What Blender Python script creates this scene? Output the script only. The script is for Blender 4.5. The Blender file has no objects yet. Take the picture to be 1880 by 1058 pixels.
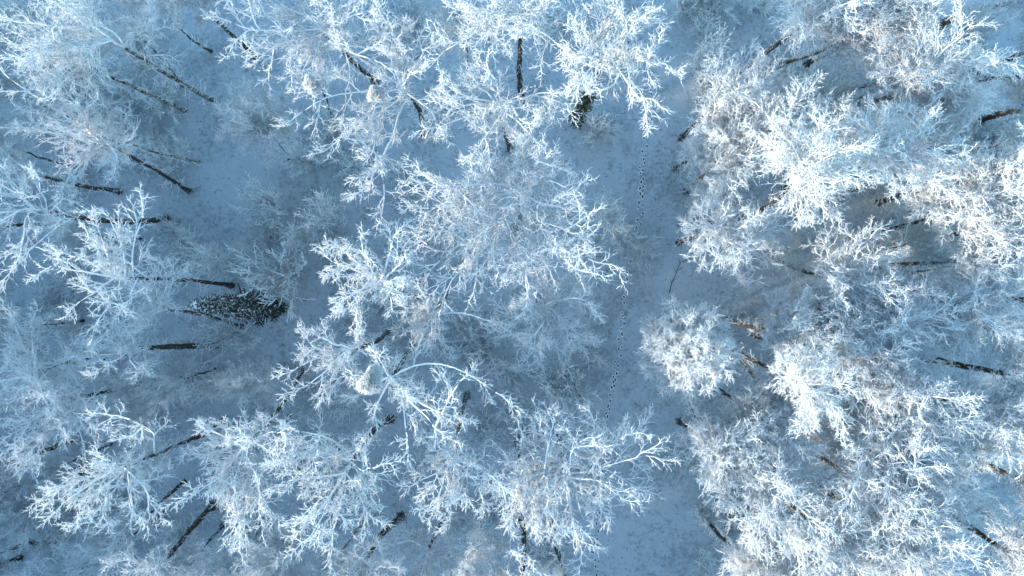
import bpy, math, random
import numpy as np
from mathutils import Vector

# ------------------------------------------------------------------ camera, sky, sun
H = 62.0                       # flying height above the snow, metres
FPX = 1270.0                   # focal length in photo pixels (24 mm class lens)
CX, CY = 940.0, 529.0
scene = bpy.context.scene
col = scene.collection

cam_d = bpy.data.cameras.new('camera'); cam_d.sensor_width = 36.0
cam_d.lens = 36.0 * FPX / 1880.0
cam_d.clip_end = 2000.0
cam = bpy.data.objects.new('camera', cam_d); col.objects.link(cam)
cam.location = (0, 0, H); cam.rotation_euler = (0, 0, 0)
scene.camera = cam

SUN_EL = math.radians(15.0)
SUN_AZ = math.radians(200.0)    # direction TO the sun, measured from +x counter-clockwise
sdir = Vector((math.cos(SUN_EL)*math.cos(SUN_AZ), math.cos(SUN_EL)*math.sin(SUN_AZ), math.sin(SUN_EL)))
world = bpy.data.worlds.new('World'); scene.world = world; world.use_nodes = True
wn = world.node_tree.nodes; wl = world.node_tree.links
sky = wn.new('ShaderNodeTexSky'); sky.sky_type = 'NISHITA'; sky.sun_disc = False
sky.sun_elevation = SUN_EL
sky.sun_rotation = math.radians(90) - SUN_AZ
sky.altitude = 200; sky.air_density = 1.0; sky.dust_density = 0.6; sky.ozone_density = 1.6
bg = wn['Background']; bg.inputs['Strength'].default_value = 0.15
tint = wn.new('ShaderNodeMix'); tint.data_type = 'RGBA'; tint.blend_type = 'MULTIPLY'; tint.inputs[0].default_value = 1.0
tint.inputs[7].default_value = (0.81, 1.02, 0.99, 1)      # cold clear winter air
wl.new(sky.outputs[0], tint.inputs[6]); wl.new(tint.outputs[2], bg.inputs['Color'])
sun_d = bpy.data.lights.new('sun', 'SUN'); sun_d.energy = 2.1; sun_d.angle = math.radians(2.0)
sun_d.color = (1.0, 0.89, 0.75)
sun = bpy.data.objects.new('sun', sun_d); col.objects.link(sun)
sun.rotation_euler = (-sdir).to_track_quat('-Z', 'Y').to_euler()
vs = scene.view_settings
vs.view_transform = 'Standard'; vs.look = 'None'; vs.gamma = 1.0; vs.use_curve_mapping = False
vs.exposure = 2.05
scene.cycles.max_bounces = 5; scene.cycles.diffuse_bounces = 5; scene.cycles.transmission_bounces = 5
scene.cycles.use_adaptive_sampling = True; scene.cycles.adaptive_threshold = 0.015
scene.cycles.use_denoising = True

rng = np.random.default_rng(7)
random.seed(7)

def P(px, py, z=0.0):
    k = (H - z) / FPX
    return np.array([(px - CX)*k, -(py - CY)*k, z])

def ground_z(x, y):
    return (0.07*np.sin(x*0.31+1.0)*np.cos(y*0.27) + 0.05*np.sin(x*0.83+y*0.61)
            + 0.03*np.sin(x*1.7-y*1.3+2.0))

# ------------------------------------------------------------------ materials
def new_mat(name):
    m = bpy.data.materials.new(name); m.use_nodes = True
    nt = m.node_tree
    for n in list(nt.nodes): nt.nodes.remove(n)
    out = nt.nodes.new('ShaderNodeOutputMaterial')
    return m, nt, out
def nd(nt, t, **kw):
    n = nt.nodes.new(t)
    for k, v in kw.items(): setattr(n, k, v)
    return n
def ramp(nt, a, b, ca=(0,0,0,1), cb=(1,1,1,1)):
    r = nt.nodes.new('ShaderNodeValToRGB')
    r.color_ramp.elements[0].position = a; r.color_ramp.elements[0].color = ca
    r.color_ramp.elements[1].position = b; r.color_ramp.elements[1].color = cb
    return r
def mixc(nt, fac, a, b):
    m = nt.nodes.new('ShaderNodeMix'); m.data_type = 'RGBA'
    if isinstance(fac, (int, float)): m.inputs[0].default_value = fac
    else: nt.links.new(fac, m.inputs[0])
    for v, i in ((a, 6), (b, 7)):
        if isinstance(v, tuple): m.inputs[i].default_value = (*v, 1)
        else: nt.links.new(v, m.inputs[i])
    return m.outputs[2]
def noise(nt, scale, detail=3.0, rough=0.55, vec=None):
    n = nt.nodes.new('ShaderNodeTexNoise')
    n.inputs['Scale'].default_value = scale; n.inputs['Detail'].default_value = detail
    n.inputs['Roughness'].default_value = rough
    if vec is not None: nt.links.new(vec, n.inputs['Vector'])
    return n.outputs['Fac']
def mth(nt, op, a, b=0.0):
    n = nt.nodes.new('ShaderNodeMath'); n.operation = op; n.use_clamp = False
    for i, v in enumerate((a, b)):
        if isinstance(v, (int, float)): n.inputs[i].default_value = v
        else: nt.links.new(v, n.inputs[i])
    return n.outputs[0]
def geo_pos(nt):
    return nd(nt, 'ShaderNodeNewGeometry')

def mat_frost(name, white=(0.94, 0.95, 0.96), wood=(0.10, 0.065, 0.045), cover=0.14, transl=0.50):
    m, nt, out = new_mat(name)
    g = geo_pos(nt)
    sep = nd(nt, 'ShaderNodeSeparateXYZ'); nt.links.new(g.outputs['Normal'], sep.inputs[0])
    n1 = noise(nt, 2.2, 2.0, 0.6, g.outputs['Position'])
    f = mth(nt, 'ADD', mth(nt, 'MULTIPLY', sep.outputs[2], 0.35), n1)
    r = ramp(nt, cover-0.30, cover-0.12); nt.links.new(f, r.inputs[0])
    c = mixc(nt, r.outputs[0], wood, white)
    d = nd(nt, 'ShaderNodeBsdfDiffuse'); nt.links.new(c, d.inputs[0]); d.inputs['Roughness'].default_value = 0.6
    t = nd(nt, 'ShaderNodeBsdfTranslucent'); nt.links.new(c, t.inputs[0])
    mx = nd(nt, 'ShaderNodeMixShader'); mx.inputs[0].default_value = transl
    nt.links.new(d.outputs[0], mx.inputs[1]); nt.links.new(t.outputs[0], mx.inputs[2])
    nt.links.new(mx.outputs[0], out.inputs[0])
    return m

def mat_bark(name, dark=(0.030, 0.023, 0.018), light=(0.046, 0.034, 0.026), birch=False, top=0.30, fleck=0.60):
    m, nt, out = new_mat(name)
    g = geo_pos(nt)
    mp = nd(nt, 'ShaderNodeMapping'); mp.inputs['Scale'].default_value = (1, 1, 0.25) if not birch else (1, 1, 2.2)
    nt.links.new(g.outputs['Position'], mp.inputs[0])
    b = noise(nt, 9.0 if not birch else 2.4, 4.0, 0.65, mp.outputs[0])
    if birch:
        r0 = ramp(nt, 0.47, 0.56, (*dark, 1), (0.42, 0.39, 0.36, 1))
    else:
        r0 = ramp(nt, 0.35, 0.68, (*dark, 1), (*light, 1))
    nt.links.new(b, r0.inputs[0])
    sep = nd(nt, 'ShaderNodeSeparateXYZ'); nt.links.new(g.outputs['Normal'], sep.inputs[0])
    n2 = noise(nt, 6.0, 4.0, 0.7, g.outputs['Position'])
    f = mth(nt, 'ADD', mth(nt, 'MULTIPLY', sep.outputs[2], 0.55), n2)
    r = ramp(nt, fleck+0.02, fleck+0.10+top*0.2); nt.links.new(f, r.inputs[0])
    c = mixc(nt, r.outputs[0], r0.outputs[0], (0.84, 0.85, 0.87))
    p = nd(nt, 'ShaderNodeBsdfPrincipled'); nt.links.new(c, p.inputs['Base Color'])
    p.inputs['Roughness'].default_value = 0.9
    bp = nd(nt, 'ShaderNodeBump'); bp.inputs['Strength'].default_value = 0.5; bp.inputs['Distance'].default_value = 0.05
    nt.links.new(b, bp.inputs['Height']); nt.links.new(bp.outputs[0], p.inputs['Normal'])
    nt.links.new(p.outputs[0], out.inputs[0])
    return m

def mat_plain(name, c1, c2, scale=3.0, rough=0.85):
    m, nt, out = new_mat(name)
    g = geo_pos(nt)
    n1 = noise(nt, scale, 4.0, 0.6, g.outputs['Position'])
    r = ramp(nt, 0.35, 0.65, (*c1, 1), (*c2, 1)); nt.links.new(n1, r.inputs[0])
    p = nd(nt, 'ShaderNodeBsdfPrincipled'); nt.links.new(r.outputs[0], p.inputs['Base Color'])
    p.inputs['Roughness'].default_value = rough
    nt.links.new(p.outputs[0], out.inputs[0])
    return m

def mat_snow():
    m, nt, out = new_mat('snow_ground')
    g = geo_pos(nt); pos = g.outputs['Position']
    big = noise(nt, 0.16, 4.0, 0.6, pos)
    mid = noise(nt, 1.1, 5.0, 0.65, pos)
    fine = noise(nt, 3.0, 3.0, 0.6, pos)
    vfine = noise(nt, 7.0, 3.0, 0.6, pos)
    rb = ramp(nt, 0.42, 0.66); nt.links.new(big, rb.inputs[0])
    # thin snow: dead grass and leaves grey it; thinner in broad patches
    thin = mth(nt, 'ADD', mth(nt, 'MULTIPLY', fine, 0.55), mth(nt, 'ADD', mth(nt, 'MULTIPLY', mid, 0.35), mth(nt, 'MULTIPLY', rb.outputs[0], 0.16)))
    r1 = ramp(nt, 0.48, 0.66); nt.links.new(thin, r1.inputs[0])
    c = mixc(nt, r1.outputs[0], (0.43, 0.46, 0.49), (0.27, 0.29, 0.305))
    # dark flecks of leaf litter
    fl = mth(nt, 'ADD', mth(nt, 'MULTIPLY', vfine, 0.7), mth(nt, 'MULTIPLY', mid, 0.42))
    r2 = ramp(nt, 0.655, 0.74); nt.links.new(fl, r2.inputs[0])
    c2 = mixc(nt, r2.outputs[0], c, (0.075, 0.062, 0.048))
    p = nd(nt, 'ShaderNodeBsdfPrincipled'); nt.links.new(c2, p.inputs['Base Color'])
    p.inputs['Roughness'].default_value = 0.75
    bp = nd(nt, 'ShaderNodeBump'); bp.inputs['Strength'].default_value = 0.6; bp.inputs['Distance'].default_value = 0.12
    nt.links.new(fine, bp.inputs['Height']); nt.links.new(bp.outputs[0], p.inputs['Normal'])
    nt.links.new(p.outputs[0], out.inputs[0])
    return m

M_FROST = mat_frost('hoar_frost_twigs')
M_FROSTW = mat_frost('hoar_frost_thin', white=(0.92, 0.94, 0.95), cover=0.18, wood=(0.12, 0.085, 0.06))
M_LIMB = mat_bark('frosted_limb', fleck=0.30, top=0.3)
M_BARK = mat_bark('dark_bark', fleck=0.58)
M_BIRCH = mat_bark('birch_bark', birch=True, fleck=0.60)
M_BROOM = mat_frost('frosted_broom', white=(0.95, 0.94, 0.92), wood=(0.85, 0.80, 0.72), cover=0.2)
M_IVY = mat_plain('ivy_leaves', (0.020, 0.030, 0.016), (0.045, 0.055, 0.03))
M_NEEDLE = mat_plain('spruce_needles', (0.020, 0.028, 0.020), (0.045, 0.055, 0.042))
M_SNOW = mat_snow()
M_SNOWCL = mat_plain('snow_clump', (0.74, 0.76, 0.79), (0.84, 0.85, 0.87))
M_LITTER = mat_plain('dead_grass', (0.055, 0.045, 0.03), (0.16, 0.13, 0.09), 1.5)
M_TROD = mat_plain('trodden_litter', (0.04, 0.036, 0.03), (0.10, 0.09, 0.075), 4.0)
M_STICK = mat_plain('dead_wood', (0.030, 0.022, 0.017), (0.07, 0.05, 0.04), 5.0)

# ------------------------------------------------------------------ mesh builders
def unit(v, ax=-1):
    return v / np.maximum(np.linalg.norm(v, axis=ax, keepdims=True), 1e-9)

class Geo:
    """collects tubes; build() links ONE mesh object"""
    def __init__(self): self.V = []; self.T = []; self.Q = []; self.n = 0
    def add(self, V, T=None, Q=None):
        self.V.append(V)
        if T is not None and len(T): self.T.append(T + self.n)
        if Q is not None and len(Q): self.Q.append(Q + self.n)
        self.n += len(V)
    def tubes(self, pts, rad, sides=3, point=True):
        N, k, _ = pts.shape
        if N == 0: return
        t = np.empty_like(pts)
        t[:, 1:-1] = pts[:, 2:] - pts[:, :-2]; t[:, 0] = pts[:, 1]-pts[:, 0]; t[:, -1] = pts[:, -1]-pts[:, -2]
        t = unit(t)
        ref = np.where(np.abs(t[..., 2:3]) > 0.85, np.array([1., 0, 0]), np.array([0, 0, 1.]))
        u = unit(np.cross(t, ref)); v = np.cross(t, u)
        ph = rng.uniform(0, 2*np.pi, (N, 1, 1, 1)) if sides == 3 else np.zeros((N, 1, 1, 1))
        th = (np.arange(sides)*2*np.pi/sides)[None, None, :, None] + ph
        ring = pts[:, :, None, :] + rad[:, :, None, None]*(np.cos(th)*u[:, :, None, :] + np.sin(th)*v[:, :, None, :])
        kk = k-1 if point else k
        V = ring[:, :kk].reshape(N, kk*sides, 3)
        s = np.arange(sides); s2 = (s+1) % sides
        q = []
        for j in range(kk-1):
            q.append(np.stack([j*sides+s, j*sides+s2, (j+1)*sides+s2, (j+1)*sides+s], 1))
        per = kk*sides + (1 if point else 0)
        if point:
            V = np.concatenate([V, pts[:, -1:, :]], 1)
            tri = np.stack([(kk-1)*sides+s, (kk-1)*sides+s2, np.full(sides, kk*sides)], 1)
            T = (tri[None] + (np.arange(N)*per)[:, None, None]).reshape(-1, 3)
        else: T = None
        Q = None
        if q:
            q = np.concatenate(q)
            Q = (q[None] + (np.arange(N)*per)[:, None, None]).reshape(-1, 4)
        self.add(V.reshape(-1, 3), T, Q)
    def mesh(self, name, mat, smooth=False):
        V = np.concatenate(self.V)
        T = np.concatenate(self.T) if self.T else np.zeros((0, 3), int)
        Q = np.concatenate(self.Q) if self.Q else np.zeros((0, 4), int)
        me = bpy.data.meshes.new(name)
        me.vertices.add(len(V)); me.vertices.foreach_set('co', V.astype(np.float32).ravel())
        nl = len(T)*3 + len(Q)*4
        me.loops.add(nl); me.polygons.add(len(T)+len(Q))
        me.loops.foreach_set('vertex_index', np.concatenate([T.ravel(), Q.ravel()]).astype(np.int32))
        tot = np.concatenate([np.full(len(T), 3), np.full(len(Q), 4)]).astype(np.int32)
        st = np.concatenate([[0], np.cumsum(tot)[:-1]]).astype(np.int32)
        me.polygons.foreach_set('loop_start', st)
        me.polygons.foreach_set('loop_total', tot)
        if smooth: me.polygons.foreach_set('use_smooth', np.ones(len(tot), bool))
        me.materials.append(mat)
        me.update(calc_edges=True)
        STAT['tris'] += len(T) + 2*len(Q)
        return me
    def build(self, name, mat, parent=None, smooth=False):
        return link(name, self.mesh(name, mat, smooth), parent)
STAT = {'tris': 0}
def link(name, data, parent=None, loc=(0, 0, 0)):
    o = bpy.data.objects.new(name, data); col.objects.link(o)
    o.location = loc
    if parent is not None: o.parent = parent
    return o
def tag(o, label, cat, group=None, kind=None):
    if label: o['label'] = label
    if cat: o['category'] = cat
    if group: o['group'] = group
    if kind: o['kind'] = kind
    return o

def resample(poly, k):
    poly = np.asarray(poly, float)
    d = np.concatenate([[0], np.cumsum(np.linalg.norm(np.diff(poly, axis=0), axis=1))])
    t = np.linspace(0, d[-1], k)
    # Catmull-like smoothing through dense linear interpolation + box filter
    n = 60
    tt = np.linspace(0, d[-1], n)
    L = np.stack([np.interp(tt, d, poly[:, i]) for i in range(3)], 1)
    w = 4
    Lp = np.concatenate([np.repeat(L[:1], w, 0), L, np.repeat(L[-1:], w, 0)])
    S = np.stack([np.convolve(Lp[:, i], np.ones(2*w+1)/(2*w+1), 'valid') for i in range(3)], 1)
    S[0] = L[0]; S[-1] = L[-1]
    return np.stack([np.interp(t, tt, S[:, i]) for i in range(3)], 1)

def plen(pts):
    return np.linalg.norm(np.diff(pts, axis=1), axis=2).sum(1)

def sprout(par, nc, t0, t1, lf, ang, k, wig, up, rad, flat=0.5, tip=True, lmin=0.12, lmax=9.0, endboost=0.0):
    """children of branches par (N,kp,3): nc each, spread over t0..t1 of the parent; returns (N*nc,k,3),(N*nc,k)"""
    N, kp, _ = par.shape
    L = plen(par)
    base = np.linspace(t0, t1, nc)[None, :] + rng.uniform(-.5, .5, (N, nc))*(t1-t0)/max(nc, 1)
    t = np.clip(base, 0.02, 1.0)
    if tip: t[:, -1] = 1.0
    f = t*(kp-1); i = np.minimum(f.astype(int), kp-2); fr = (f-i)[..., None]
    n = np.arange(N)[:, None]
    p = par[n, i]*(1-fr) + par[n, i+1]*fr
    d = unit(par[n, i+1]-par[n, i])
    upv = np.array([0, 0, 1.0])
    side = unit(np.cross(d, np.broadcast_to(upv, d.shape)) + 1e-6)
    nrm = np.cross(side, d)
    sgn = np.where((np.arange(nc)[None, :] + rng.integers(0, 2, (N, 1))) % 2 == 0, 1.0, -1.0)
    a_roll = rng.normal(0, flat, (N, nc))
    perp = side*(sgn*np.cos(a_roll))[..., None] + nrm*np.sin(a_roll)[..., None]
    a = np.radians(rng.uniform(ang[0], ang[1], (N, nc)))
    if tip: a[:, -1] *= 0.35
    dirv = d*np.cos(a)[..., None] + perp*np.sin(a)[..., None]
    dirv[..., 2] += up
    dirv = unit(dirv)
    ln = L[:, None]*lf*(1.0 - 0.45*t)*rng.uniform(0.65, 1.3, (N, nc))
    ln *= 1.0 + endboost*t
    ln = np.clip(ln, lmin, lmax)
    M = N*nc
    p = p.reshape(M, 3); dirv = dirv.reshape(M, 3); ln = ln.reshape(M)
    pts = np.empty((M, k, 3)); pts[:, 0] = p
    cur = dirv.copy()
    for j in range(1, k):
        cur = unit(cur + rng.normal(0, wig, (M, 3)) + np.array([0, 0, up*0.35]))
        pts[:, j] = pts[:, j-1] + cur*(ln/(k-1))[:, None]
    r = np.linspace(rad[0], rad[1], k)[None, :]*rng.uniform(0.8, 1.25, (M, 1))
    return pts, r

# ------------------------------------------------------------------ the snow-covered ground
def build_ground():
    xs = np.concatenate([[-500, -200, -100], np.linspace(-60, 60, 301), [100, 200, 500]])
    ys = np.concatenate([[-500, -200, -80], np.linspace(-40, 40, 201), [80, 200, 500]])
    X, Y = np.meshgrid(xs, ys)
    Z = ground_z(X, Y) + 0.012*rng.normal(size=X.shape)
    V = np.stack([X, Y, Z], -1).reshape(-1, 3)
    nx = len(xs); ny = len(ys)
    i, j = np.meshgrid(np.arange(nx-1), np.arange(ny-1))
    a = (j*nx+i).ravel()
    Q = np.stack([a, a+1, a+nx+1, a+nx], 1)
    g = Geo(); g.add(V, None, Q)
    o = g.build('ground', M_SNOW, smooth=True)
    o['kind'] = 'structure'
    o['label'] = 'thin snow over dead grass and leaf litter on the forest floor'
build_ground()

# ------------------------------------------------------------------ trees
def limb_path(pxs, z0, z1, k=9):
    """a limb traced in the picture, lifted from the fork height z0 to the crown height z1"""
    n = len(pxs)
    s = np.concatenate([[0], np.cumsum([math.hypot(pxs[i+1][0]-pxs[i][0], pxs[i+1][1]-pxs[i][1]) for i in range(n-1)])])
    s = s/max(s[-1], 1e-6)
    pts = [P(p[0], p[1], z0 + (z1-z0)*(1-(1-q)**1.6)) for p, q in zip(pxs, s)]
    return resample(pts, k)

STYLE = {
 #        wig  flat  up    ang      twig radii scale  density
 'oak':   dict(wig=.24, flat=.75, up=.03, ang=(20, 50), tr=1.0, dens=1.0),
 'birch': dict(wig=.16, flat=.9, up=-.04, ang=(25, 52), tr=.88, dens=1.2),
 'slim':  dict(wig=.20, flat=.9, up=.12, ang=(28, 55), tr=.80, dens=1.1),
}
def crown_geo(limbs, R, style, extra=None, scale_d=1.0, reach=.54):
    """twigs of a tree grown on its limbs (N,k,3)"""
    S = STYLE[style]; tr = S['tr']
    g = Geo()
    limbs = np.asarray(limbs)
    N = len(limbs)
    A = (R/4.0)**2*S['dens']*scale_d           # crown size relative to a 4 m crown
    n1 = int(np.clip(round(100*A/N), 4, 17))
    b1, r1 = sprout(limbs, n1, .20, 1.0, reach, S['ang'], 6, S['wig']*.8, S['up'], (.047*tr, .029*tr), S['flat'], lmin=.7, lmax=R*.8)
    g.tubes(b1, r1, 3)
    b2, r2 = sprout(b1, 6, .15, 1.0, .52, S['ang'], 4, S['wig'], S['up']*1.3, (.034*tr, .020*tr), S['flat'], lmin=.45, lmax=2.0)
    g.tubes(b2, r2, 3)
    b3, r3 = sprout(b2, 4, .18, 1.0, .60, S['ang'], 3, S['wig'], S['up']*1.3, (.026*tr, .015*tr), S['flat'], lmin=.3, lmax=.9)
    g.tubes(b3, r3, 3)
    b4, r4 = sprout(b3, 3, .25, 1.0, .75, S['ang'], 2, S['wig'], S['up']*1.3, (.020*tr, .008*tr), S['flat']*1.4, lmin=.25, lmax=.65)
    g.tubes(b4, r4, 3)
    if extra is not None:
        for e in extra: g.tubes(*e, 3)
    return g

def fork_height(base, fork, default):
    bx, by = base[0]-CX, base[1]-CY; fx, fy = fork[0]-CX, fork[1]-CY
    rb = math.hypot(bx, by)
    if rb < 120: return default
    fr = (fx*bx+fy*by)/rb              # along the radial direction
    if fr <= rb*1.02: return 7.0
    return float(np.clip(H*(1-rb/fr), 7.0, 17.5))

def auto_limbs(c, n, R, zf, h, trunk_fn, fill=()):
    out = []
    a0 = rng.uniform(0, 6.28)
    for i in range(n):
        # golden angle, avoiding traced limbs a little
        a = a0 + i*2.39996 + rng.normal(0, .15)
        low = i % 3 == 2
        ts = rng.uniform(.72, .9) if low else rng.uniform(.88, 1.0)
        p0 = trunk_fn(ts)
        rr = R*rng.uniform(.62, 1.0)
        if i % 4 == 3: rr *= .5
        z1 = (zf + (h-zf)*rng.uniform(.5, 1.0)) if not low else zf + (h-zf)*rng.uniform(0.0, .4)
        if i % 4 == 3: z1 = h
        e = np.array([c[0]+math.cos(a)*rr, c[1]+math.sin(a)*rr, z1])
        m = p0*.5+e*.5; m[2] = p0[2] + (z1-p0[2])*.68
        m[:2] += rng.normal(0, .09*R, 2)
        q1 = p0*.75+e*.25; q1[2] = p0[2]+(z1-p0[2])*.40; q1[:2] += rng.normal(0, .05*R, 2)
        q3 = p0*.25+e*.75; q3[2] = p0[2]+(z1-p0[2])*.88; q3[:2] += rng.normal(0, .09*R, 2)
        out.append(resample([p0, q1, m, q3, e], 9))
    return out

CROWNS = {}      # crown and limbs shared by the look-alike trees
def shared_crown(style, v):
    key = (style, v)
    if key not in CROWNS:
        R, zf, h = 4.0, 0.0, 4.6
        n = 9 + v % 3
        L = auto_limbs(np.array([0, 0]), n, R, zf, h, lambda t: np.array([0, 0, (t-1.0)*9.0]))
        cr = crown_geo(L, R, style, scale_d=1.15).mesh('crown', M_FROST if style == 'oak' else M_FROSTW)
        lm = []
        for p in L:
            g = Geo(); g.tubes(p[None], np.linspace(.12, .035, 9)[None], 5)
            lm.append(g.mesh('limb', M_LIMB, True))
        CROWNS[key] = (cr, lm)
    return CROWNS[key]

ALL = []
def tree(label, base, fork, R, limbs=(), n=5, style='oak', group=None, h=None, girth=None, shared=None,
         name=None, zf=None, bark=None, brooms=(), ivy=False, dens=1.0, dome=False):
    """R in photo pixels at crown height; base None: the tree stands straight up under its crown"""
    if fork[0] < 330: dens *= .75
    if not limbs and shared is None and style == 'oak' and dens == 1.0: shared = len(ALL) % 8
    if zf is None: zf = fork_height(base, fork, 13.0) if base is not None else 12.5
    Rm = R*(H-zf-2)/FPX*(1.0 if dome else .98)
    if h is None: h = zf + 2.0 + Rm*.55
    F = P(fork[0], fork[1], zf)
    if base is None:
        B = np.array([F[0], F[1], 0.0]); B[:2] += rng.normal(0, .35, 2)
    else: B = P(base[0], base[1], 0)
    B[2] = float(ground_z(B[0], B[1]))
    nm = name or {'oak': 'broadleaf_tree', 'birch': 'birch_tree', 'slim': 'young_tree'}[style]
    root = tag(link(nm, None, loc=tuple(B)), label, 'tree', group)
    root.empty_display_size = .5
    # trunk with a gentle bow
    d = F-B
    bow = np.array([rng.normal(0, .02)*zf, rng.normal(0, .02)*zf, 0])
    def tf(t):
        return B + d*t + bow*math.sin(math.pi*t)
    kt = 12
    tp = np.array([tf(t) for t in np.linspace(0, 1, kt)])
    tp[0, 2] -= .25
    tp[1:-1, :2] += rng.normal(0, .035, (kt-2, 2))
    gi = girth*.85 if girth else {'oak': .23, 'birch': .18, 'slim': .11}[style]*(.75+.06*Rm)
    rad = np.linspace(1.0, .52, kt)*gi; rad[0] *= 1.55; rad[1] *= 1.08
    g = Geo(); g.tubes((tp-B)[None], rad[None], 10, point=True)
    nr = 6; ra_ = np.arange(nr)*6.283/nr + rng.uniform(0, .7, nr)       # root flare
    rl = gi*rng.uniform(1.6, 3.0, nr); dd = np.stack([np.cos(ra_), np.sin(ra_), np.zeros(nr)], 1)
    rt = np.stack([dd*gi*.5+np.array([0, 0, .45]), dd*(gi*1.15)+np.array([0, 0, .10]), dd*rl[:, None]+np.array([0, 0, -.08])], 1)
    g.tubes(rt, np.tile([gi*.45, gi*.34, gi*.12], (nr, 1)), 5)
    g.build('trunk', bark or (M_BIRCH if style == 'birch' else M_BARK), root, True)
    # limbs
    def stems():
        S = STYLE[style]
        a, ra = sprout(tp[None], 44, .05, .95, .10, (50, 95), 4, .25, .02, (.026, .018), 1.6, tip=False, lmin=.4, lmax=1.3)
        b, rb = sprout(a, 3, .3, 1, .5, (25, 60), 3, .25, .05, (.020, .014), 1.0, lmin=.15, lmax=.6)
        return [(a-B, ra), (b-B, rb)]
    if shared is not None:
        cm, lm = shared_crown(style, shared)
        s = Rm/4.0; rz = rng.uniform(0, 6.28)
        loc = tuple(F-B); sc = (s*rng.uniform(.92, 1.08), s*rng.uniform(.92, 1.08), max(s, .8)*rng.uniform(.85, 1.1))
        for nmx, me in [('crown', cm)] + [('limb', q) for q in lm]:
            o = link(nmx, me, root, loc); o.scale = sc; o.rotation_euler = (0, 0, rz)
        gg = Geo()
        for e in stems(): gg.tubes(*e, 3)
        gg.build('twig', M_FROSTW, root)['kind'] = 'stuff'
    else:
        L = []; rads = []
        for l in limbs:
            # start at the nearest trunk height seen under the first traced pixel
            best = min(np.linspace(.45, 1.0, 23), key=lambda t: math.hypot(*(proj(tf(t))-np.array(l[0]))))
            p0 = tf(best)
            near = math.hypot(*(proj(p0)-np.array(l[0]))) < 30
            z0 = p0[2] if near else zf + (h-zf)*.4
            Lp = limb_path(l, z0, zf + (h-zf)*rng.uniform(.65, 1.0))
            if near: Lp[0] = p0
            Lp[1:-1] += rng.normal(0, .035, (7, 3))
            Lp = resample(Lp, 41)[:37]; Lp = resample(Lp, 9)
            L.append(Lp); rads.append(.074)
        if dome:       # boughs end all over a half ball
            A = []
            for i in range(n):
                a = i*2.39996; el = math.asin(min(.98, (i+.5)/n))
                e = F + np.array([math.cos(a)*math.cos(el)*Rm*.82, math.sin(a)*math.cos(el)*Rm*.82, (h-zf)*math.sin(el)*.9])
                e += rng.normal(0, .12, 3); p0 = tf(rng.uniform(.8, 1.0)); m = p0*.5+e*.5+rng.normal(0, .15, 3)
                A.append(resample([p0, m, e], 9))
        else: A = auto_limbs(F, n, Rm, zf, h, tf)
        L += A; rads += [.08]*len(A)
        for p, r0 in zip(L, rads):
            g = Geo(); g.tubes((p-B)[None], np.linspace(r0, .035, 9)[None], 5)
            g.build('limb', M_LIMB, root, True)
        crown_geo([p-B for p in L], Rm, style, stems(), dens*2.6 if dome else dens, .26 if dome else .54).build('crown', M_FROST if style == 'oak' else M_FROSTW, root)
    for (bx, by, br) in brooms:
        zc = zf + (h-zf)*.8
        c = P(bx, by, zc) - B
        rm = br*(H-zc)/FPX
        nb = 1300
        v = unit(rng.normal(size=(nb, 3))); v[:, 2] = np.where(v[:, 2] < -.3, -v[:, 2], v[:, 2])
        lump = 1 + .22*np.sin(v[:, :1]*4+bx)*np.cos(v[:, 1:2]*3+by)
        v *= rng.uniform(.75, 1.2, (nb, 1))*rm*lump
        p0 = c + v*.45; p2 = c+v; p1 = (p0+p2)/2 + rng.normal(0, .05, (nb, 3))
        g = Geo(); g.tubes(np.stack([p0, p1, p2], 1), np.tile([.035, .038, .02], (nb, 1)), 3)
        # packed frosty heart of the ball
        a_, b_ = np.meshgrid(np.arange(12)*math.pi/6, np.linspace(-1.2, 1.45, 8))
        q = np.stack([np.cos(a_)*np.cos(b_), np.sin(a_)*np.cos(b_), np.sin(b_)], -1)*rm*.62*rng.uniform(.85, 1.1, (8, 12, 1))
        qi = np.arange(12); Q = np.concatenate([np.stack([k*12+qi, k*12+(qi+1) % 12, (k+1)*12+(qi+1) % 12, (k+1)*12+qi], 1) for k in range(7)])
        g.add((q + c).reshape(-1, 3), None, Q)
        g.build('twig_cluster', M_BROOM, root)
    if ivy:
        ni = 700
        t = rng.uniform(.01, .42, ni)
        c = np.array([tf(q) for q in t]) - B
        a = rng.uniform(0, 6.28, ni); rr = gi*1.05 + np.abs(rng.normal(0, .28, ni))
        c[:, 0] += np.cos(a)*rr; c[:, 1] += np.sin(a)*rr
        g = leaf_geo(c, .11)
        g.build('ivy', M_IVY, root)
    ALL.append((label, B, F, h, Rm, base is not None))
    return root

def proj(p):
    k = FPX/(H-p[2])
    return np.array([CX+p[0]*k, CY-p[1]*k])

def leaf_geo(c, s, tilt=.6):
    n = len(c)
    nn = unit(np.stack([rng.normal(0, tilt, n), rng.normal(0, tilt, n), np.ones(n)], 1))
    u = unit(np.cross(nn, rng.normal(size=(n, 3)))); v = np.cross(nn, u)
    sz = s*rng.uniform(.6, 1.4, (n, 1))
    V = np.stack([c-u*sz, c+v*sz*.7-nn*sz*.15, c+u*sz, c-v*sz*.7-nn*sz*.15], 1).reshape(-1, 3)
    q = np.arange(n)[:, None]*4
    T = np.concatenate([q+[0, 2, 1], q+[0, 3, 2]])
    g = Geo(); g.add(V, T); return g

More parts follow.
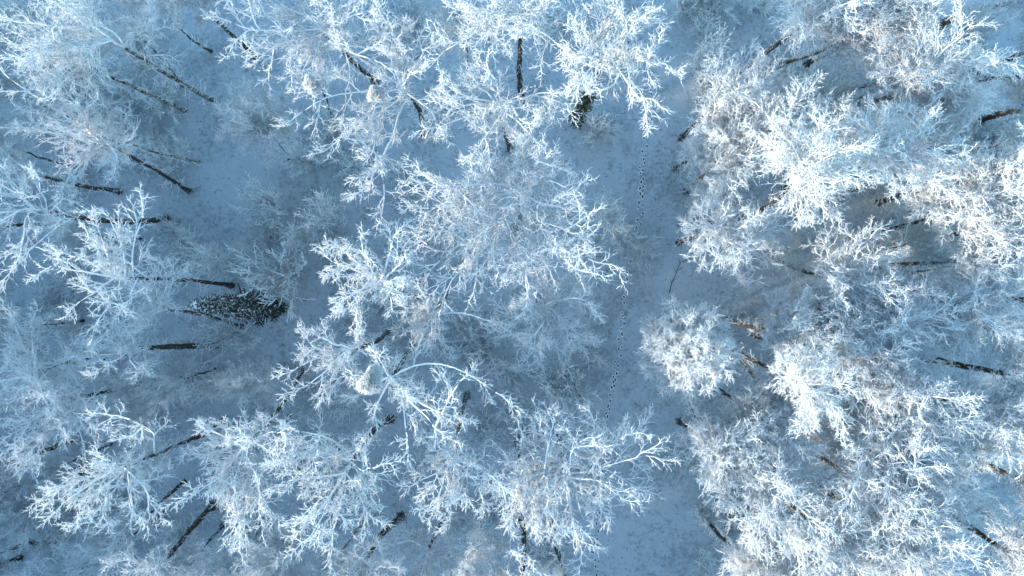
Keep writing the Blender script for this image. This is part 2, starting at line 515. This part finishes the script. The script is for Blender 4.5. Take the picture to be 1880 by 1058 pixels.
# ---- trees whose limbs the photograph shows (pixel traces, lifted to crown height)
BIG = 'tall frosted trees'
tree('tall birch with pale speckled trunk leaning away from the open snow', (400,190), (205,75), 105, style='birch', n=4, girth=.24, limbs=[
  [(205,75),(160,38),(110,0),(60,-40)], [(205,75),(150,58),(80,45),(0,38)], [(205,78),(140,88),(95,82),(92,52),(115,28)],
  [(180,55),(168,20),(170,-20)], [(190,65),(100,90),(40,110)]])
tree('slender birch with thin trunk beside the tall speckled birch', (340,203), (150,115), 85, style='birch', n=7)
tree('thin birch leaning beside the forked pair of dark trunks in open snow', (365,297), (212,256), 55, style='birch', n=6, girth=.14)
tree('bright white tree on a dark snow-dusted trunk rooted in the open snow', (348,352), (190,262), 90, n=4, girth=.22, limbs=[
  [(190,262),(110,210),(40,160),(0,130)], [(170,255),(150,215),(165,190)], [(200,270),(150,300),(120,330)], [(190,262),(120,245),(50,240)], [(195,260),(215,285),(210,310)]])
tree('bare young tree with thin crooked dark stem near the speckled birch', (335,158), (252,62), 50, style='slim', n=6)
tree('old tree with thick smooth white boughs and a long bare dark trunk', (305,402), (60,383), 75, style='oak', n=3, girth=.30, limbs=[
  [(62,383),(30,355),(-25,325)], [(145,393),(100,420),(45,465),(12,505)], [(90,380),(75,350),(70,320)], [(45,395),(44,430),(38,465)], [(50,385),(0,392),(-60,395)]])
tree('slim dark-trunked tree just beneath the old tree with smooth white boughs', (150,418), (-25,418), 60, n=5, shared=1)
tree('candelabra-shaped white tree with parallel upright boughs on a thin trunk', (425,525), (212,510), 88, n=3, girth=.22, limbs=[
  [(232,512),(226,455),(205,410),(190,380)], [(243,512),(246,445),(268,385)], [(212,508),(195,465),(180,420)], [(250,518),(232,558),(180,572)],
  [(205,508),(165,480),(125,470)], [(205,512),(170,540),(135,560)], [(222,510),(200,470),(165,440)]])
tree('white tree whose crown overhangs the tip of the green spruce', (445,602), (292,566), 62, zf=12, n=5, limbs=[
  [(292,565),(308,520),(300,482)], [(300,560),(318,515),(322,492)], [(288,570),(260,590),(240,610)]])
tree('compact white crown on a thick straight dark trunk', (397,632), (240,640), 60, n=8, girth=.34)
tree('wide tree with long arching white limbs beside the compact crown on straight trunk', (215,657), (70,680), 100, n=3, limbs=[
  [(72,680),(45,640),(20,580)], [(80,678),(140,655),(175,640)], [(70,685),(20,700),(-30,690)], [(68,682),(60,630),(55,590)], [(78,690),(120,715),(150,735)]])
tree('many-limbed tree with drooping fan of white branches at the forest edge', None, (108,738), 105, zf=13, n=4, limbs=[
  [(110,738),(60,770),(20,830)], [(110,740),(90,790),(60,850)], [(108,738),(50,728),(0,740)], [(115,735),(150,770),(172,782)], [(105,730),(70,700),(20,690)]])
tree('dark trunk leaning out from under the drooping fan of white branches', (128,808), (-5,848), 60, n=6, shared=2)
tree('tree with very long thin dark trunk and downward hanging white boughs', (412,770), (205,866), 92, n=3, girth=.20, limbs=[
  [(232,852),(240,900),(246,955)], [(205,866),(150,900),(108,932)], [(205,868),(196,915),(188,955)], [(192,870),(140,882),(98,905)], [(282,822),(285,792),(225,765)], [(225,855),(270,900),(280,940)]])
tree('thin trunk lying close beside the very long thin dark trunk', (168,850), (-5,908), 50, n=5, style='slim', shared=0)
tree('thin slanting tree whose foot touches the very long thin dark trunk', (152,868), (35,935), 50, n=5, style='slim', shared=1)
tree('tree with curved dark trunk crossing in front of thick black leaning trunk', (338,885), (248,968), 62, n=6, girth=.2)
tree('tree with thick black leaning trunk and hanging white boughs', (392,928), (288,1052), 80, n=6, girth=.33)
tree('thin dark trunk parallel to the thick black leaning trunk', (408,965), (345,1042), 55, n=6, girth=.15)
tree('small spreading white top on a thin curving trunk', (232,1026), (122,1052), 55, n=4, limbs=[[(124,1050),(92,1022),(60,1035)], [(121,1046),(124,1010)], [(122,1052),(80,1060),(40,1058)]])
TW = 'one of two dark-trunked trees standing close together at the forest corner'
tree(TW, (62,994), (-22,1026), 55, n=5, shared=0, group='pair of dark trunks at the corner')
tree(TW, (36,1024), (-40,1050), 55, n=5, shared=2, group='pair of dark trunks at the corner')
tree('tree with long bowed limbs hanging straight down in pairs', (552,680), (448,822), 92, n=3, girth=.24, limbs=[
  [(448,822),(474,885),(484,955)], [(448,824),(430,880),(438,958)], [(440,832),(400,880),(345,915)], [(452,838),(462,900),(440,985)], [(445,820),(410,800),(380,790)], [(460,815),(500,790),(520,800)]])
tree('slender tree with short dark stem near the paired hanging limbs', (532,762), (492,842), 55, n=6, style='slim')
# top middle
tree('broad white tree with limbs stretching toward the open snow', (690,150), (592,55), 105, n=4, girth=.27, limbs=[
  [(592,55),(520,58),(450,55),(405,32)], [(588,70),(520,76),(465,108)], [(590,70),(576,110),(572,150)], [(600,65),(640,95),(700,115)], [(585,42),(540,20),(470,8)], [(602,50),(650,28),(690,20)], [(580,45),(560,0),(540,-30)]],
  brooms=[(575,155,17)])
tree('small tree on a thin dark stem under the frosted twig ball', (610,218), (590,160), 45, n=5, style='slim', zf=9)
tree('white tree with round frosted twig ball and limbs pointing all ways', (778,248), (738,162), 88, n=2, girth=.26, limbs=[
  [(738,162),(715,100),(700,38)], [(716,98),(730,70),(748,52)], [(738,160),(768,112),(788,80)], [(738,166),(640,170),(590,180),(535,218)],
  [(736,190),(722,250),(698,300),(708,362)], [(715,262),(690,310),(672,352)], [(738,180),(680,222),(608,268)], [(665,230),(690,262),(680,292)], [(745,170),(790,200),(810,240)]],
  brooms=[(690,172,16)])
tree('golden-white tree with level limbs spreading to both sides', (938,275), (920,192), 80, n=2, girth=.26, limbs=[
  [(920,192),(850,176),(808,148)], [(915,200),(860,215),(788,240)], [(925,190),(962,182),(1010,165),(1050,198)], [(920,186),(908,142),(878,118)],
  [(925,200),(900,240),(868,285)], [(930,205),(962,235),(988,262)], [(1005,170),(1012,200),(998,218)], [(915,195),(870,190),(820,205)]])
tree('white tree with a straight vertical black trunk and long sagging limbs', (957,182), (958,18), 95, n=4, girth=.30, limbs=[
  [(956,35),(900,45),(850,75),(795,105)], [(960,40),(1000,60),(1062,114)], [(955,20),(920,0),(865,-20)], [(958,25),(1000,10),(1040,-10)], [(955,50),(920,70),(890,95)], [(955,18),(900,25),(840,20)]])
tree('lacy white tree with ivy-covered trunk foot beside the footprints', (1057,222), (1118,88), 105, n=4, girth=.30, ivy=True, limbs=[
  [(1118,88),(1110,50),(1116,15)], [(1118,86),(1160,60),(1192,38)], [(1120,88),(1180,108),(1235,130)], [(1116,95),(1150,150),(1192,205)], [(1112,90),(1070,72),(1048,48)], [(1110,100),(1080,130),(1060,150)]])
# centre
tree('great oak-like tree with wide radiating white limbs beside the footprints', (950,418), (953,350), 140, n=3, girth=.34, dens=.85, limbs=[
  [(953,350),(900,362),(840,378),(765,385)], [(945,360),(885,415),(830,460),(785,495)], [(955,355),(975,400),(1030,420),(1078,432)], [(958,360),(985,420),(1050,470),(1108,482)],
  [(955,360),(972,440),(965,520)], [(945,360),(915,430),(880,500)], [(958,345),(1010,330),(1062,355)], [(950,340),(920,310),(870,295)], [(955,342),(985,300),(1010,285)],
  [(950,352),(870,350),(780,340)], [(948,358),(900,450),(835,500),(812,510)], [(955,360),(1010,450),(1060,500)], [(950,350),(880,385),(800,430)]])
tree('dense white crown just beyond the great oak-like tree by the footprints', (990,552), (1005,565), 85, zf=11, n=7, limbs=[
  [(1005,562),(985,610),(978,655)], [(1008,562),(1045,600),(1070,620)], [(1000,560),(950,580),(920,590)], [(1010,558),(1050,545),(1090,560)]])
tree('tufted white crown with two raised boughs among the thin blue saplings', (768,545), (690,512), 72, n=3, girth=.2, limbs=[
  [(692,512),(666,470),(662,425)], [(702,512),(714,470),(724,425)], [(690,514),(640,490),(598,478)], [(690,518),(650,540),(622,556)], [(705,512),(740,480),(745,455)], [(698,520),(720,540),(735,545)], [(690,512),(640,470),(625,450)]])
tree('small white tree with one long twisting limb below the great tree', (820,545), (792,580), 52, zf=11, n=5, limbs=[
  [(792,582),(832,570),(880,582),(930,602),(965,628)], [(790,580),(765,600),(745,605)], [(792,580),(795,615),(790,628)]])
tree('twisted tree carrying a large cream frost ball in its crown', (765,620), (718,695), 70, n=2, girth=.26, limbs=[
  [(720,692),(752,672),(812,664),(870,690),(932,738)], [(718,695),(745,730),(790,770),(802,795)], [(730,702),(742,760),(748,808)], [(715,702),(690,745),(680,795)], [(712,690),(702,668),(688,648)], [(800,782),(830,722),(852,690)], [(765,735),(800,755),(850,770)]],
  brooms=[(680,702,22), (688,684,15)])
tree('leaning tree with flat white spray pointing away from its trunk', (716,605), (642,640), 58, n=2, girth=.24, limbs=[
  [(662,626),(602,650),(565,665),(528,682)], [(640,645),(615,680),(600,718)], [(652,630),(660,602),(668,585)], [(622,648),(575,640),(562,618)], [(640,640),(590,690),(555,715)]])
tree('wide fan-crowned tree on a thick dark diagonal trunk', (718,770), (634,868), 98, n=3, girth=.33, limbs=[
  [(634,870),(565,878),(510,888)], [(632,872),(600,920),(560,970)], [(634,872),(626,925),(608,995)], [(636,870),(655,900),(682,955)], [(655,842),(600,800),(530,790)], [(650,845),(590,830),(520,850)]])
tree('stout black trunk leaning out of a small patch of open snow', (738,950), (668,1042), 70, n=5, girth=.36)
tree('tree with arching white sprays beside the stout black leaning trunk', (815,955), (785,1015), 68, n=5, limbs=[[(788,1010),(750,990),(710,1005)], [(785,1015),(830,1000),(865,1020)], [(785,1015),(780,1050),(770,1080)]])
tree('white tree on a short vertical black trunk near the cream frost ball', (858,725), (836,850), 72, n=4, zf=15, girth=.22, limbs=[
  [(836,850),(800,868),(758,890)], [(838,855),(826,910),(830,952)], [(838,850),(870,880),(890,922)], [(836,848),(815,815),(780,800)]])
tree('wide low tree with curved black trunk spreading across the footprints', (1018,785), (1035,876), 112, n=3, zf=14, girth=.24, limbs=[
  [(1030,852),(992,820),(955,798)], [(1032,868),(1080,870),(1130,848),(1205,832)], [(1036,876),(1100,880),(1155,925)], [(1030,850),(1052,805),(1105,782)], [(1035,880),(1000,925),(1032,975)], [(1020,846),(965,850),(930,905)], [(1036,876),(1080,900),(1110,945)], [(1000,860),(1010,800),(1020,750)], [(1080,870),(1120,810),(1180,790)]])
tree('straight black trunk with a hooked white side branch', (948,925), (957,1080), 60, n=4, girth=.30, limbs=[[(950,975),(935,992),(940,1020),(985,1022)]])
tree('straight black trunk beside the one with the hooked white branch', (1015,962), (1042,1080), 60, n=5, girth=.26)
tree('narrow white crown hanging above the hooked-branch trunk', (950,810), (950,885), 62, zf=14, n=6, limbs=[[(950,880),(948,920),(935,965)], [(952,880),(960,930),(985,950)]])
tree('round dense bushy crown standing alone beside the footprints', (1190,612), (1252,638), 90, zf=12.5, n=38, dens=2.0, h=19, dome=True)
tree('frosted feathery tree, bluish and bushy, at the edge of open snow', None, (485,232), 72, zf=8, h=12.5, n=26, style='oak', dens=.95, dome=True, name='young_tree', girth=.14)
tree('white tree peeking in above the open snow', None, (365,12), 60, zf=11, n=6)
tree('little white-topped tree near the smooth white boughs', None, (55,318), 42, zf=11, n=5, style='oak')
# right-hand stand: trunks that show
RS = 'frosted trees of the dense stand'
tree('tree with brown trunk and big white crown beside the ivy-footed tree across the footprints', (1372,118), (1490,36), 112, n=9, girth=.26)
tree('tree with clean dark trunk next to the brown-trunked big white crown', (1428,118), (1568,62), 90, n=8, girth=.24)
tree('tree whose long dark trunk crosses a patch of clear snow', (1500,183), (1690,132), 100, n=9, girth=.24)
tree('tree with rust-lit trunk among golden white twigs', (1440,345), (1600,278), 100, n=9, girth=.24)
tree('tree with long brown trunk on the clearing edge near the rust-lit one', (1308,414), (1470,325), 95, n=9, girth=.26)
tree('tree with knotty dark trunk at the middle of the stand edge', (1410,470), (1528,516), 92, n=9, girth=.24)
tree('tree with long bare black trunk crossing a dark hollow', (1600,495), (1760,560), 92, n=8, girth=.27)
tree('wide white tree next to the long bare black trunk', (1590,432), (1750,392), 92, n=8)
tree('broad white crown with creamy tips in the middle of the stand', (1480,555), (1600,612), 105, n=10)
tree('bowed thin black trunk emerging from under the round bushy crown', (1258,712), (1312,810), 85, n=7, girth=.2)
tree('dark trunk running from the round bushy crown into the stand', (1325,630), (1470,702), 75, n=7, girth=.22)
tree('shorter dark trunk beside the round bushy crown', (1345,645), (1405,740), 70, n=6, girth=.2)
VIS = [((1728,45),(1885,0),90), ((1785,132),(1900,90),70), ((1775,148),(1890,140),70), ((1800,222),(1905,200),75), ((1515,208),(1660,174),80),
       ((1750,580),(1860,625),80), ((1845,548),(1960,562),80), ((1690,655),(1860,690),90), ((1455,695),(1532,792),82), ((1795,845),(1892,892),80),
       ((1740,940),(1850,1012),90), ((1335,935),(1430,1006),90)]
for i, (b, f, r) in enumerate(VIS):
    tree('frost-covered tree in the dense stand with dark leaning trunk showing', b, f, r, style='oak', group='trees of the dense stand with trunks showing', shared=i % 8, girth=.36)
HID = [(1340,185,82,13),(1318,300,75,12),(1335,425,95,13.5),(1600,850,110,13),(1700,790,90,12),(1800,752,85,13),(1412,890,105,13.5),(1520,975,95,13),
       (1650,985,95,13),(1295,960,70,12),(1800,330,95,13),(1850,430,90,12),(1690,300,80,12),(1640,225,80,11),(1780,62,85,12),(1620,18,85,13),
       (1870,300,75,12),(1690,480,80,11),(1650,722,92,13),(1765,965,85,12),(1865,780,85,13),(1540,425,95,13),(1430,250,85,13),(1560,705,85,12),
       (1850,1045,85,13),(1330,820,85,13),(1480,800,85,12),(1380,1040,75,12),(1740,690,75,12),(1500,160,75,12),(1400,30,75,13),(1860,900,75,12),
       (1840,520,70,11), (1720,560,70,11), (1440,600,75,12), (1560,1040,80,12), (1680,890,80,12), (1480,640,75,12), (1600,560,75,11), (1560,300,80,12), (1620,920,80,12), (1740,860,80,12), (1540,620,70,12), (1400,760,75,12), (1780,480,75,12), (1580,180,75,12), (1720,210,75,12)]
SEGS = [((1372,118),(1490,36)), ((1428,118),(1540,72)), ((1500,183),(1640,145)), ((1440,345),(1560,296)), ((1308,414),(1430,348)), ((1410,470),(1510,508)),
        ((1600,495),(1760,560)), ((1590,432),(1700,405)), ((1258,712),(1295,785)), ((1325,630),(1430,685)), ((1345,645),(1385,705))] + [(b, f) for b, f, r in VIS]
def seg_dist(x, y, a, b):
    vx, vy = b[0]-a[0], b[1]-a[1]
    t = min(max(((x-a[0])*vx+(y-a[1])*vy)/(vx*vx+vy*vy), 0), 1)
    return math.hypot(x-a[0]-t*vx, y-a[1]-t*vy)
def lower(a, b): return a, (a[0]+(b[0]-a[0])*.75, a[1]+(b[1]-a[1])*.75)
HID = [q for q in HID if min(seg_dist(q[0], q[1], *lower(*sg)) for sg in SEGS) > .76*q[2]] + [(1335,435,88,13.2), (1300,250,70,12)]
for i, (x, y, r, z) in enumerate(HID):
    tree('bright frost-covered tree crown in the dense stand, its trunk hidden', None, (x, y), r, zf=z, group='trees of the dense stand with hidden trunks', shared=(i*3) % 8, girth=.24)
HIDL = [(40,175,65,8),(-5,60,70,10),(15,600,60,9),(300,830,55,9),(165,435,50,7),(20,270,50,8),(330,700,45,7),(100,860,50,7),(60,930,60,7),(210,1000,55,8),(520,1010,75,10),(610,1040,75,10),(870,1030,70,11),(430,1045,70,9),(840,60,60,11),(300,20,55,8),(480,700,45,6),(250,730,50,7)]
for i, (x, y, r, z) in enumerate(HIDL):
    tree('thin frosted young tree among taller trees on the spruce side of the trail', None, (x, y), r, zf=z, group='thin young trees on the spruce side', shared=i % 3, style='slim', girth=.12)

for i in range(10):
    while True:
        x = rng.uniform(1270, 1890); y = rng.uniform(0, 1058)
        if x < (1275 if y < 480 else 1420 if y < 760 else 1290): continue
        break
    tree('slender frosted sapling filling a gap beneath the dense stand', None, (x, y), rng.uniform(45, 65), zf=rng.uniform(5, 8), group='saplings beneath the dense stand', shared=i % 3, style='slim', girth=.10, h=10)

# ---- unseen forest beyond the sunward edge, added tall and dense to block the sun
def shade_wood():
    c = rng.uniform([-230, -120], [50, 70], (1450, 2))
    c = c[(c[:, 0] < -53) | (c[:, 1] < -33)]; n = len(c)
    g = Geo(); hh = np.where(c[:, 0] < -50, rng.uniform(23, 29, n), rng.uniform(15, 19, n))  # raised on the left to shade the crowns there
    p0 = np.column_stack([c, np.full(n, -.3)]); p1 = np.column_stack([c + rng.normal(0, .6, (n, 2)), hh])
    tr = p0[:, None]*(1-np.linspace(0, 1, 5)[None, :, None]) + p1[:, None]*np.linspace(0, 1, 5)[None, :, None]
    g.tubes(tr, np.tile([.3, .25, .2, .13, .05], (n, 1)), 5)
    b, rb = sprout(tr, 60, .03, 1, .28, (55, 85), 2, .2, .06, (.55, .15), 1.6, lmin=1.5, lmax=5)
    g.tubes(b, rb, 3)
    o = g.build('unseen_shade_wood', M_LIMB)
    tag(o, 'unseen frosted wood beyond the two close dark trunks, added to shade the snow', 'wood', kind='stuff')
shade_wood()

# ---- spruce
def spruce(label, base, top, h, Rm):
    B = P(*base); B[2] = float(ground_z(B[0], B[1])); F = P(top[0], top[1], h)
    root = tag(link('spruce_tree', None, loc=tuple(B)), label, 'tree')
    d = F-B
    tp = np.array([d*t for t in np.linspace(0, 1, 10)]); tp[0, 2] -= .2
    g = Geo(); g.tubes(tp[None], np.linspace(.17, .03, 10)[None], 8); g.build('trunk', M_BARK, root, True)
    gn = Geo(); cl = []; gb = Geo()
    nb = 190
    t = np.linspace(.10, .985, nb)
    a = np.arange(nb)*2.39996 + rng.normal(0, .2, nb)
    L = Rm*(1-t)**.75*rng.uniform(.45, 1.25, nb)*np.minimum(1, .35+(t-.10)/.30) + .15
    p0 = t[:, None]*d
    dirh = np.stack([np.cos(a), np.sin(a), np.zeros(nb)], 1)
    k = 5; s = np.linspace(0, 1, k)
    br = p0[:, None, :] + dirh[:, None, :]*(L[:, None]*s)[..., None]
    br[..., 2] += -(L[:, None]*(.45*s - .18*s**2))
    gb.tubes(br, np.tile(np.linspace(.03, .012, k), (nb, 1)), 3)
    gb.build('bough', M_STICK, root)
    sp, rs = sprout(br, 12, .12, 1, .42, (40, 65), 3, .12, -.05, (.055, .03), .35, lmin=.18, lmax=.9)
    gn.tubes(sp, rs, 3)
    s2, r2 = sprout(sp, 4, .2, 1, .55, (35, 60), 3, .12, -.08, (.038, .02), .6, lmin=.12, lmax=.4)
    gn.tubes(s2, r2, 3)
    gn.build('needles', M_NEEDLE, root)
    # snow and rime lying along the boughs, uneven, thicker towards the tip of the tree
    w = sp[:, 1, 2]/h
    pick = rng.random(len(sp)) < .22 + .45*w
    c = sp[pick] + np.array([0, 0, .05]) + rng.normal(0, .02, (pick.sum(), 3, 3))
    gs = Geo(); gs.tubes(c, np.tile([.024, .030, .015], (len(c), 1))*rng.uniform(.4, 1.4, (len(c), 1)), 4)
    a2, ra2 = sprout(sp[rng.random(len(sp)) < .35], 2, .4, 1, .6, (30, 60), 2, .2, .1, (.018, .01), 1.2, lmin=.2, lmax=.5)
    gs.tubes(a2, ra2, 3)
    gs.build('bough_snow', M_SNOWCL, root, True)['kind'] = 'stuff'
    ALL.append((label, B, F, h, Rm, True))
spruce('narrow dark green spruce with snow on its boughs', (527,566), (350,560), 17.0, 1.45)

# ---- shrubs and saplings: a few plants, copied with their parts
def shrub_proto(v, R=2.0, hh=2.6, nst=16, spread=1.0):
    a = rng.uniform(0, 6.28, nst); q = np.sqrt(rng.uniform(.05, 1, nst))*spread
    e = np.stack([np.cos(a)*R*q, np.sin(a)*R*q, hh*(1-.45*q**2)*rng.uniform(.8, 1.1, nst)], 1)
    p0 = np.stack([np.cos(a)*.12, np.sin(a)*.12, np.full(nst, -.1)], 1)
    m = p0*.5+e*.5; m[:, 2] = e[:, 2]*.62; m += rng.normal(0, .1, m.shape)
    st = np.stack([resample([x, y, z], 6) for x, y, z in zip(p0, m, e)])
    stem = Geo(); stem.tubes(st, np.tile(np.linspace(.056, .034, 6), (nst, 1)), 3)
    tw = Geo()
    b1, r1 = sprout(st, 9, .2, 1, .42, (25, 60), 5, .15, .05, (.040, .027), 1.2, lmin=.35)
    tw.tubes(b1, r1, 3)
    b2, r2 = sprout(b1, 4, .2, 1, .55, (25, 60), 3, .18, .05, (.031, .018), 1.2, lmin=.3)
    tw.tubes(b2, r2, 3)
    return stem.mesh('stems', M_FROSTW), tw.mesh('twigs', M_FROSTW)
PROTO = [shrub_proto(0), shrub_proto(1, 1.9, 3.6, 12), shrub_proto(2, 2.2, 2.0, 18), shrub_proto(3, 1.7, 4.2, 10, .9)]
def shrub(px, py, rpx, label, group=None, v=None, hs=1.0, name='shrub'):
    v = rng.integers(0, 4) if v is None else v
    z = 2.0
    c = P(px, py, z); c[2] = float(ground_z(c[0], c[1]))
    s = rpx*(H-z)/FPX/2.0
    root = tag(link(name, None, loc=tuple(c)), label, 'shrub', group)
    rz = rng.uniform(0, 6.28)
    for nm, me in zip(('stem', 'twig'), PROTO[v]):
        o = link(nm, me, root); o.scale = (s, s, s*hs*rng.uniform(.85, 1.15)); o.rotation_euler = (0, 0, rz)
shrub(436, 618, 52, 'round spidery shrub beside the thick straight dark trunk', v=1, hs=1.6)
shrub(402, 482, 52, 'airy round shrub beside the candelabra-shaped tree', v=3, hs=1.5)
shrub(528, 502, 72, 'large open shrub with long arching twigs near the spruce foot', v=0, hs=2.0)
shrub(598, 395, 52, 'fluffy shrub on a thin dark stem below the open snow', v=3, hs=1.5)
shrub(500, 382, 48, 'fluffy shrub next to the one on a thin dark stem', v=1, hs=1.6)
shrub(1100, 235, 38, 'brownish shrub at the ivy-covered trunk foot', v=2)
shrub(1020, 705, 55, 'grey feathery shrub beside the footprints under the wide low tree', v=0)
shrub(1120, 400, 55, 'sparse twiggy shrub reaching over the footprints by the great tree', v=3)
SHL = [(890,640,60),(850,600,50),(940,690,50),(800,640,45),(620,430,45),(560,430,45),(470,420,35),(640,300,45),(740,330,50),(780,420,40),(560,290,45),(600,230,45),
       (860,150,45),(1040,30,45),(700,40,40),(760,20,45),(470,790,45),(400,700,50),(330,690,45),(260,780,45),(560,740,40),(330,450,40),(300,420,35),
       (200,620,45),(120,600,45),(70,560,45),(120,510,40),(230,180,55),(160,200,50),(290,180,50),(120,330,35),(60,230,45),(30,890,50),(130,960,50),(60,1000,45),
       (190,950,40),(330,990,45),(460,980,45),(480,1040,45),(560,900,40),(600,850,40),(680,880,40),(760,870,40),(880,800,45),(940,760,45),(980,830,40),(900,960,35),
       (840,960,40),(1000,1040,40),(1060,720,45),(1080,640,40),(1150,440,35),(1180,450,35),(640,740,45),(700,560,40),(640,590,40),(740,620,40),(290,300,35),(310,270,38),(270,240,38),(100,120,50),(20,20,50),(240,60,45),(250,120,45)]
for x, y, r in SHL:
    shrub(x, y, r, 'frosty undergrowth shrub on the spruce side of the footprint trail', 'undergrowth on the spruce side')
for i in range(70):
    for _ in range(30):
        x = rng.uniform(1260, 1890); y = rng.uniform(-10, 1068)
        edge = 1265 if y < 480 else 1400 if y < 760 else 1270
        if x < edge or (1280 < x < 1400 and 470 < y < 770): continue
        break
    shrub(x, y, rng.uniform(32, 55), 'frosty undergrowth shrub beneath the dense stand', 'undergrowth beneath the dense stand')

# ---- footprints in the snow
TRAIL = [(1193,110),(1192,150),(1190,215),(1185,290),(1178,350),(1168,420),(1160,460),(1150,530),(1140,600),(1130,680),(1118,760),(1110,830),(1102,900),(1100,960),(1095,1010),(1098,1075)]
def footprints():
    tr = np.array([P(*p) for p in TRAIL])
    d = np.concatenate([[0], np.cumsum(np.linalg.norm(np.diff(tr, axis=0), axis=1))])
    rim = Geo(); pit = Geo()
    s = 0.0; i = 0; cs = []
    while s < d[-1]:
        c = np.array([np.interp(s, d, tr[:, j]) for j in range(3)])
        c2 = np.array([np.interp(min(s+.3, d[-1]), d, tr[:, j]) for j in range(3)])
        t = unit(c2-c+1e-6); n = np.array([-t[1], t[0], 0])
        wob = .14*math.sin(s*.55)
        if rng.random() < .4: cs.append((c + n*rng.normal(0, .22) + t*rng.normal(0, .12), t*.55, n*.55))
        cs.append((c + n*((.12 if i % 2 else -.12)+wob+rng.normal(0, .07)), t, n))
        s += max(.16, .40+rng.normal(0, .14)); i += 1
    m = 10; th = np.arange(m)*2*np.pi/m
    for c, t, n in cs:
        a = rng.uniform(.10, .19); b = rng.uniform(.06, .10)
        an = rng.normal(0, .35); t, n = t*math.cos(an)+n*math.sin(an), n*math.cos(an)-t*math.sin(an)
        gz = float(ground_z(c[0], c[1]))
        def ring(f, z):
            r = (np.cos(th)*a*f)[:, None]*t + (np.sin(th)*b*f)[:, None]*n
            q = c + r*rng.uniform(.9, 1.1, (m, 1)); q[:, 2] = gz + z; return q
        V = np.concatenate([ring(1.6, .012), ring(1.25, .05), ring(1.0, .028)])
        k = np.arange(m); k2 = (k+1) % m
        Q = np.concatenate([np.stack([k, k2, m+k2, m+k], 1), np.stack([m+k, m+k2, 2*m+k2, 2*m+k], 1)])
        rim.add(V, None, Q)
        W = np.concatenate([ring(1.02, .030), [[c[0], c[1], gz+.022]]])
        pit.add(W, np.stack([k, k2, np.full(m, m)], 1))
    root = tag(link('footprint_trail', None, loc=(0, 0, 0)), 'line of small dark footprints winding along the snowy clearing', 'footprints')
    a = rim.build('snow_rim', M_SNOWCL, root, True); a['kind'] = 'stuff'
    b = pit.build('pressed_hollow', M_TROD, root); b['kind'] = 'stuff'
footprints()

# ---- dead grass tips and leaf litter poking through the snow
def litter():
    n = 5000
    cl = rng.uniform([-48, -28], [48, 28], (1400, 2))
    c = cl[rng.integers(0, 1400, n)] + rng.normal(0, .55, (n, 2))
    z = ground_z(c[:, 0], c[:, 1])
    p0 = np.column_stack([c, z])
    a = rng.uniform(0, 6.28, n); L = rng.uniform(.12, .38, n)
    p2 = p0 + np.stack([np.cos(a)*L, np.sin(a)*L, rng.uniform(.04, .2, n)], 1)
    p1 = (p0+p2)/2 + np.array([0, 0, .04])
    g = Geo(); g.tubes(np.stack([p0, p1, p2], 1), np.tile([.014, .012, .006], (n, 1)), 3)
    o = g.build('dead_grass', M_LITTER)
    tag(o, 'dead brown grass tips poking through the thin snow', 'grass', kind='stuff')
litter()

# ---- fallen sticks on the snow
def stick(label, pts, r=.05):
    q = np.array([P(*p) for p in pts]); q[:, 2] = ground_z(q[:, 0], q[:, 1]) + r*.9
    B = q[0].copy()
    pp = resample(q, 8) + rng.normal(0, .03, (8, 3))*np.array([1, 1, .2])
    root = tag(link('fallen_branch', None, loc=tuple(B)), label, 'branch')
    g = Geo(); g.tubes((pp-B)[None], np.linspace(r, r*.4, 8)[None], 6); g.build('main_stem', M_STICK, root, True)
    b, rr = sprout(pp[None], 6, .25, 1, .35, (30, 60), 4, .2, .0, (r*.5, r*.2), .3, tip=False)
    b[..., 2] = np.maximum(b[..., 2], ground_z(b[..., 0], b[..., 1])+.03)
    g = Geo(); g.tubes(b-B, rr, 4); g.build('side_twig', M_STICK, root)
stick('dark fallen branch on the snow between footprints and dense stand', [(1228,540),(1236,515),(1246,492),(1252,478)], .035)
stick('dark stick lying on clear snow under the dense stand', [(1728,236),(1760,236),(1785,228)], .06)
stick('thin dark branch on the snow behind the narrow spruce', [(436,520),(446,545),(447,565)], .04)
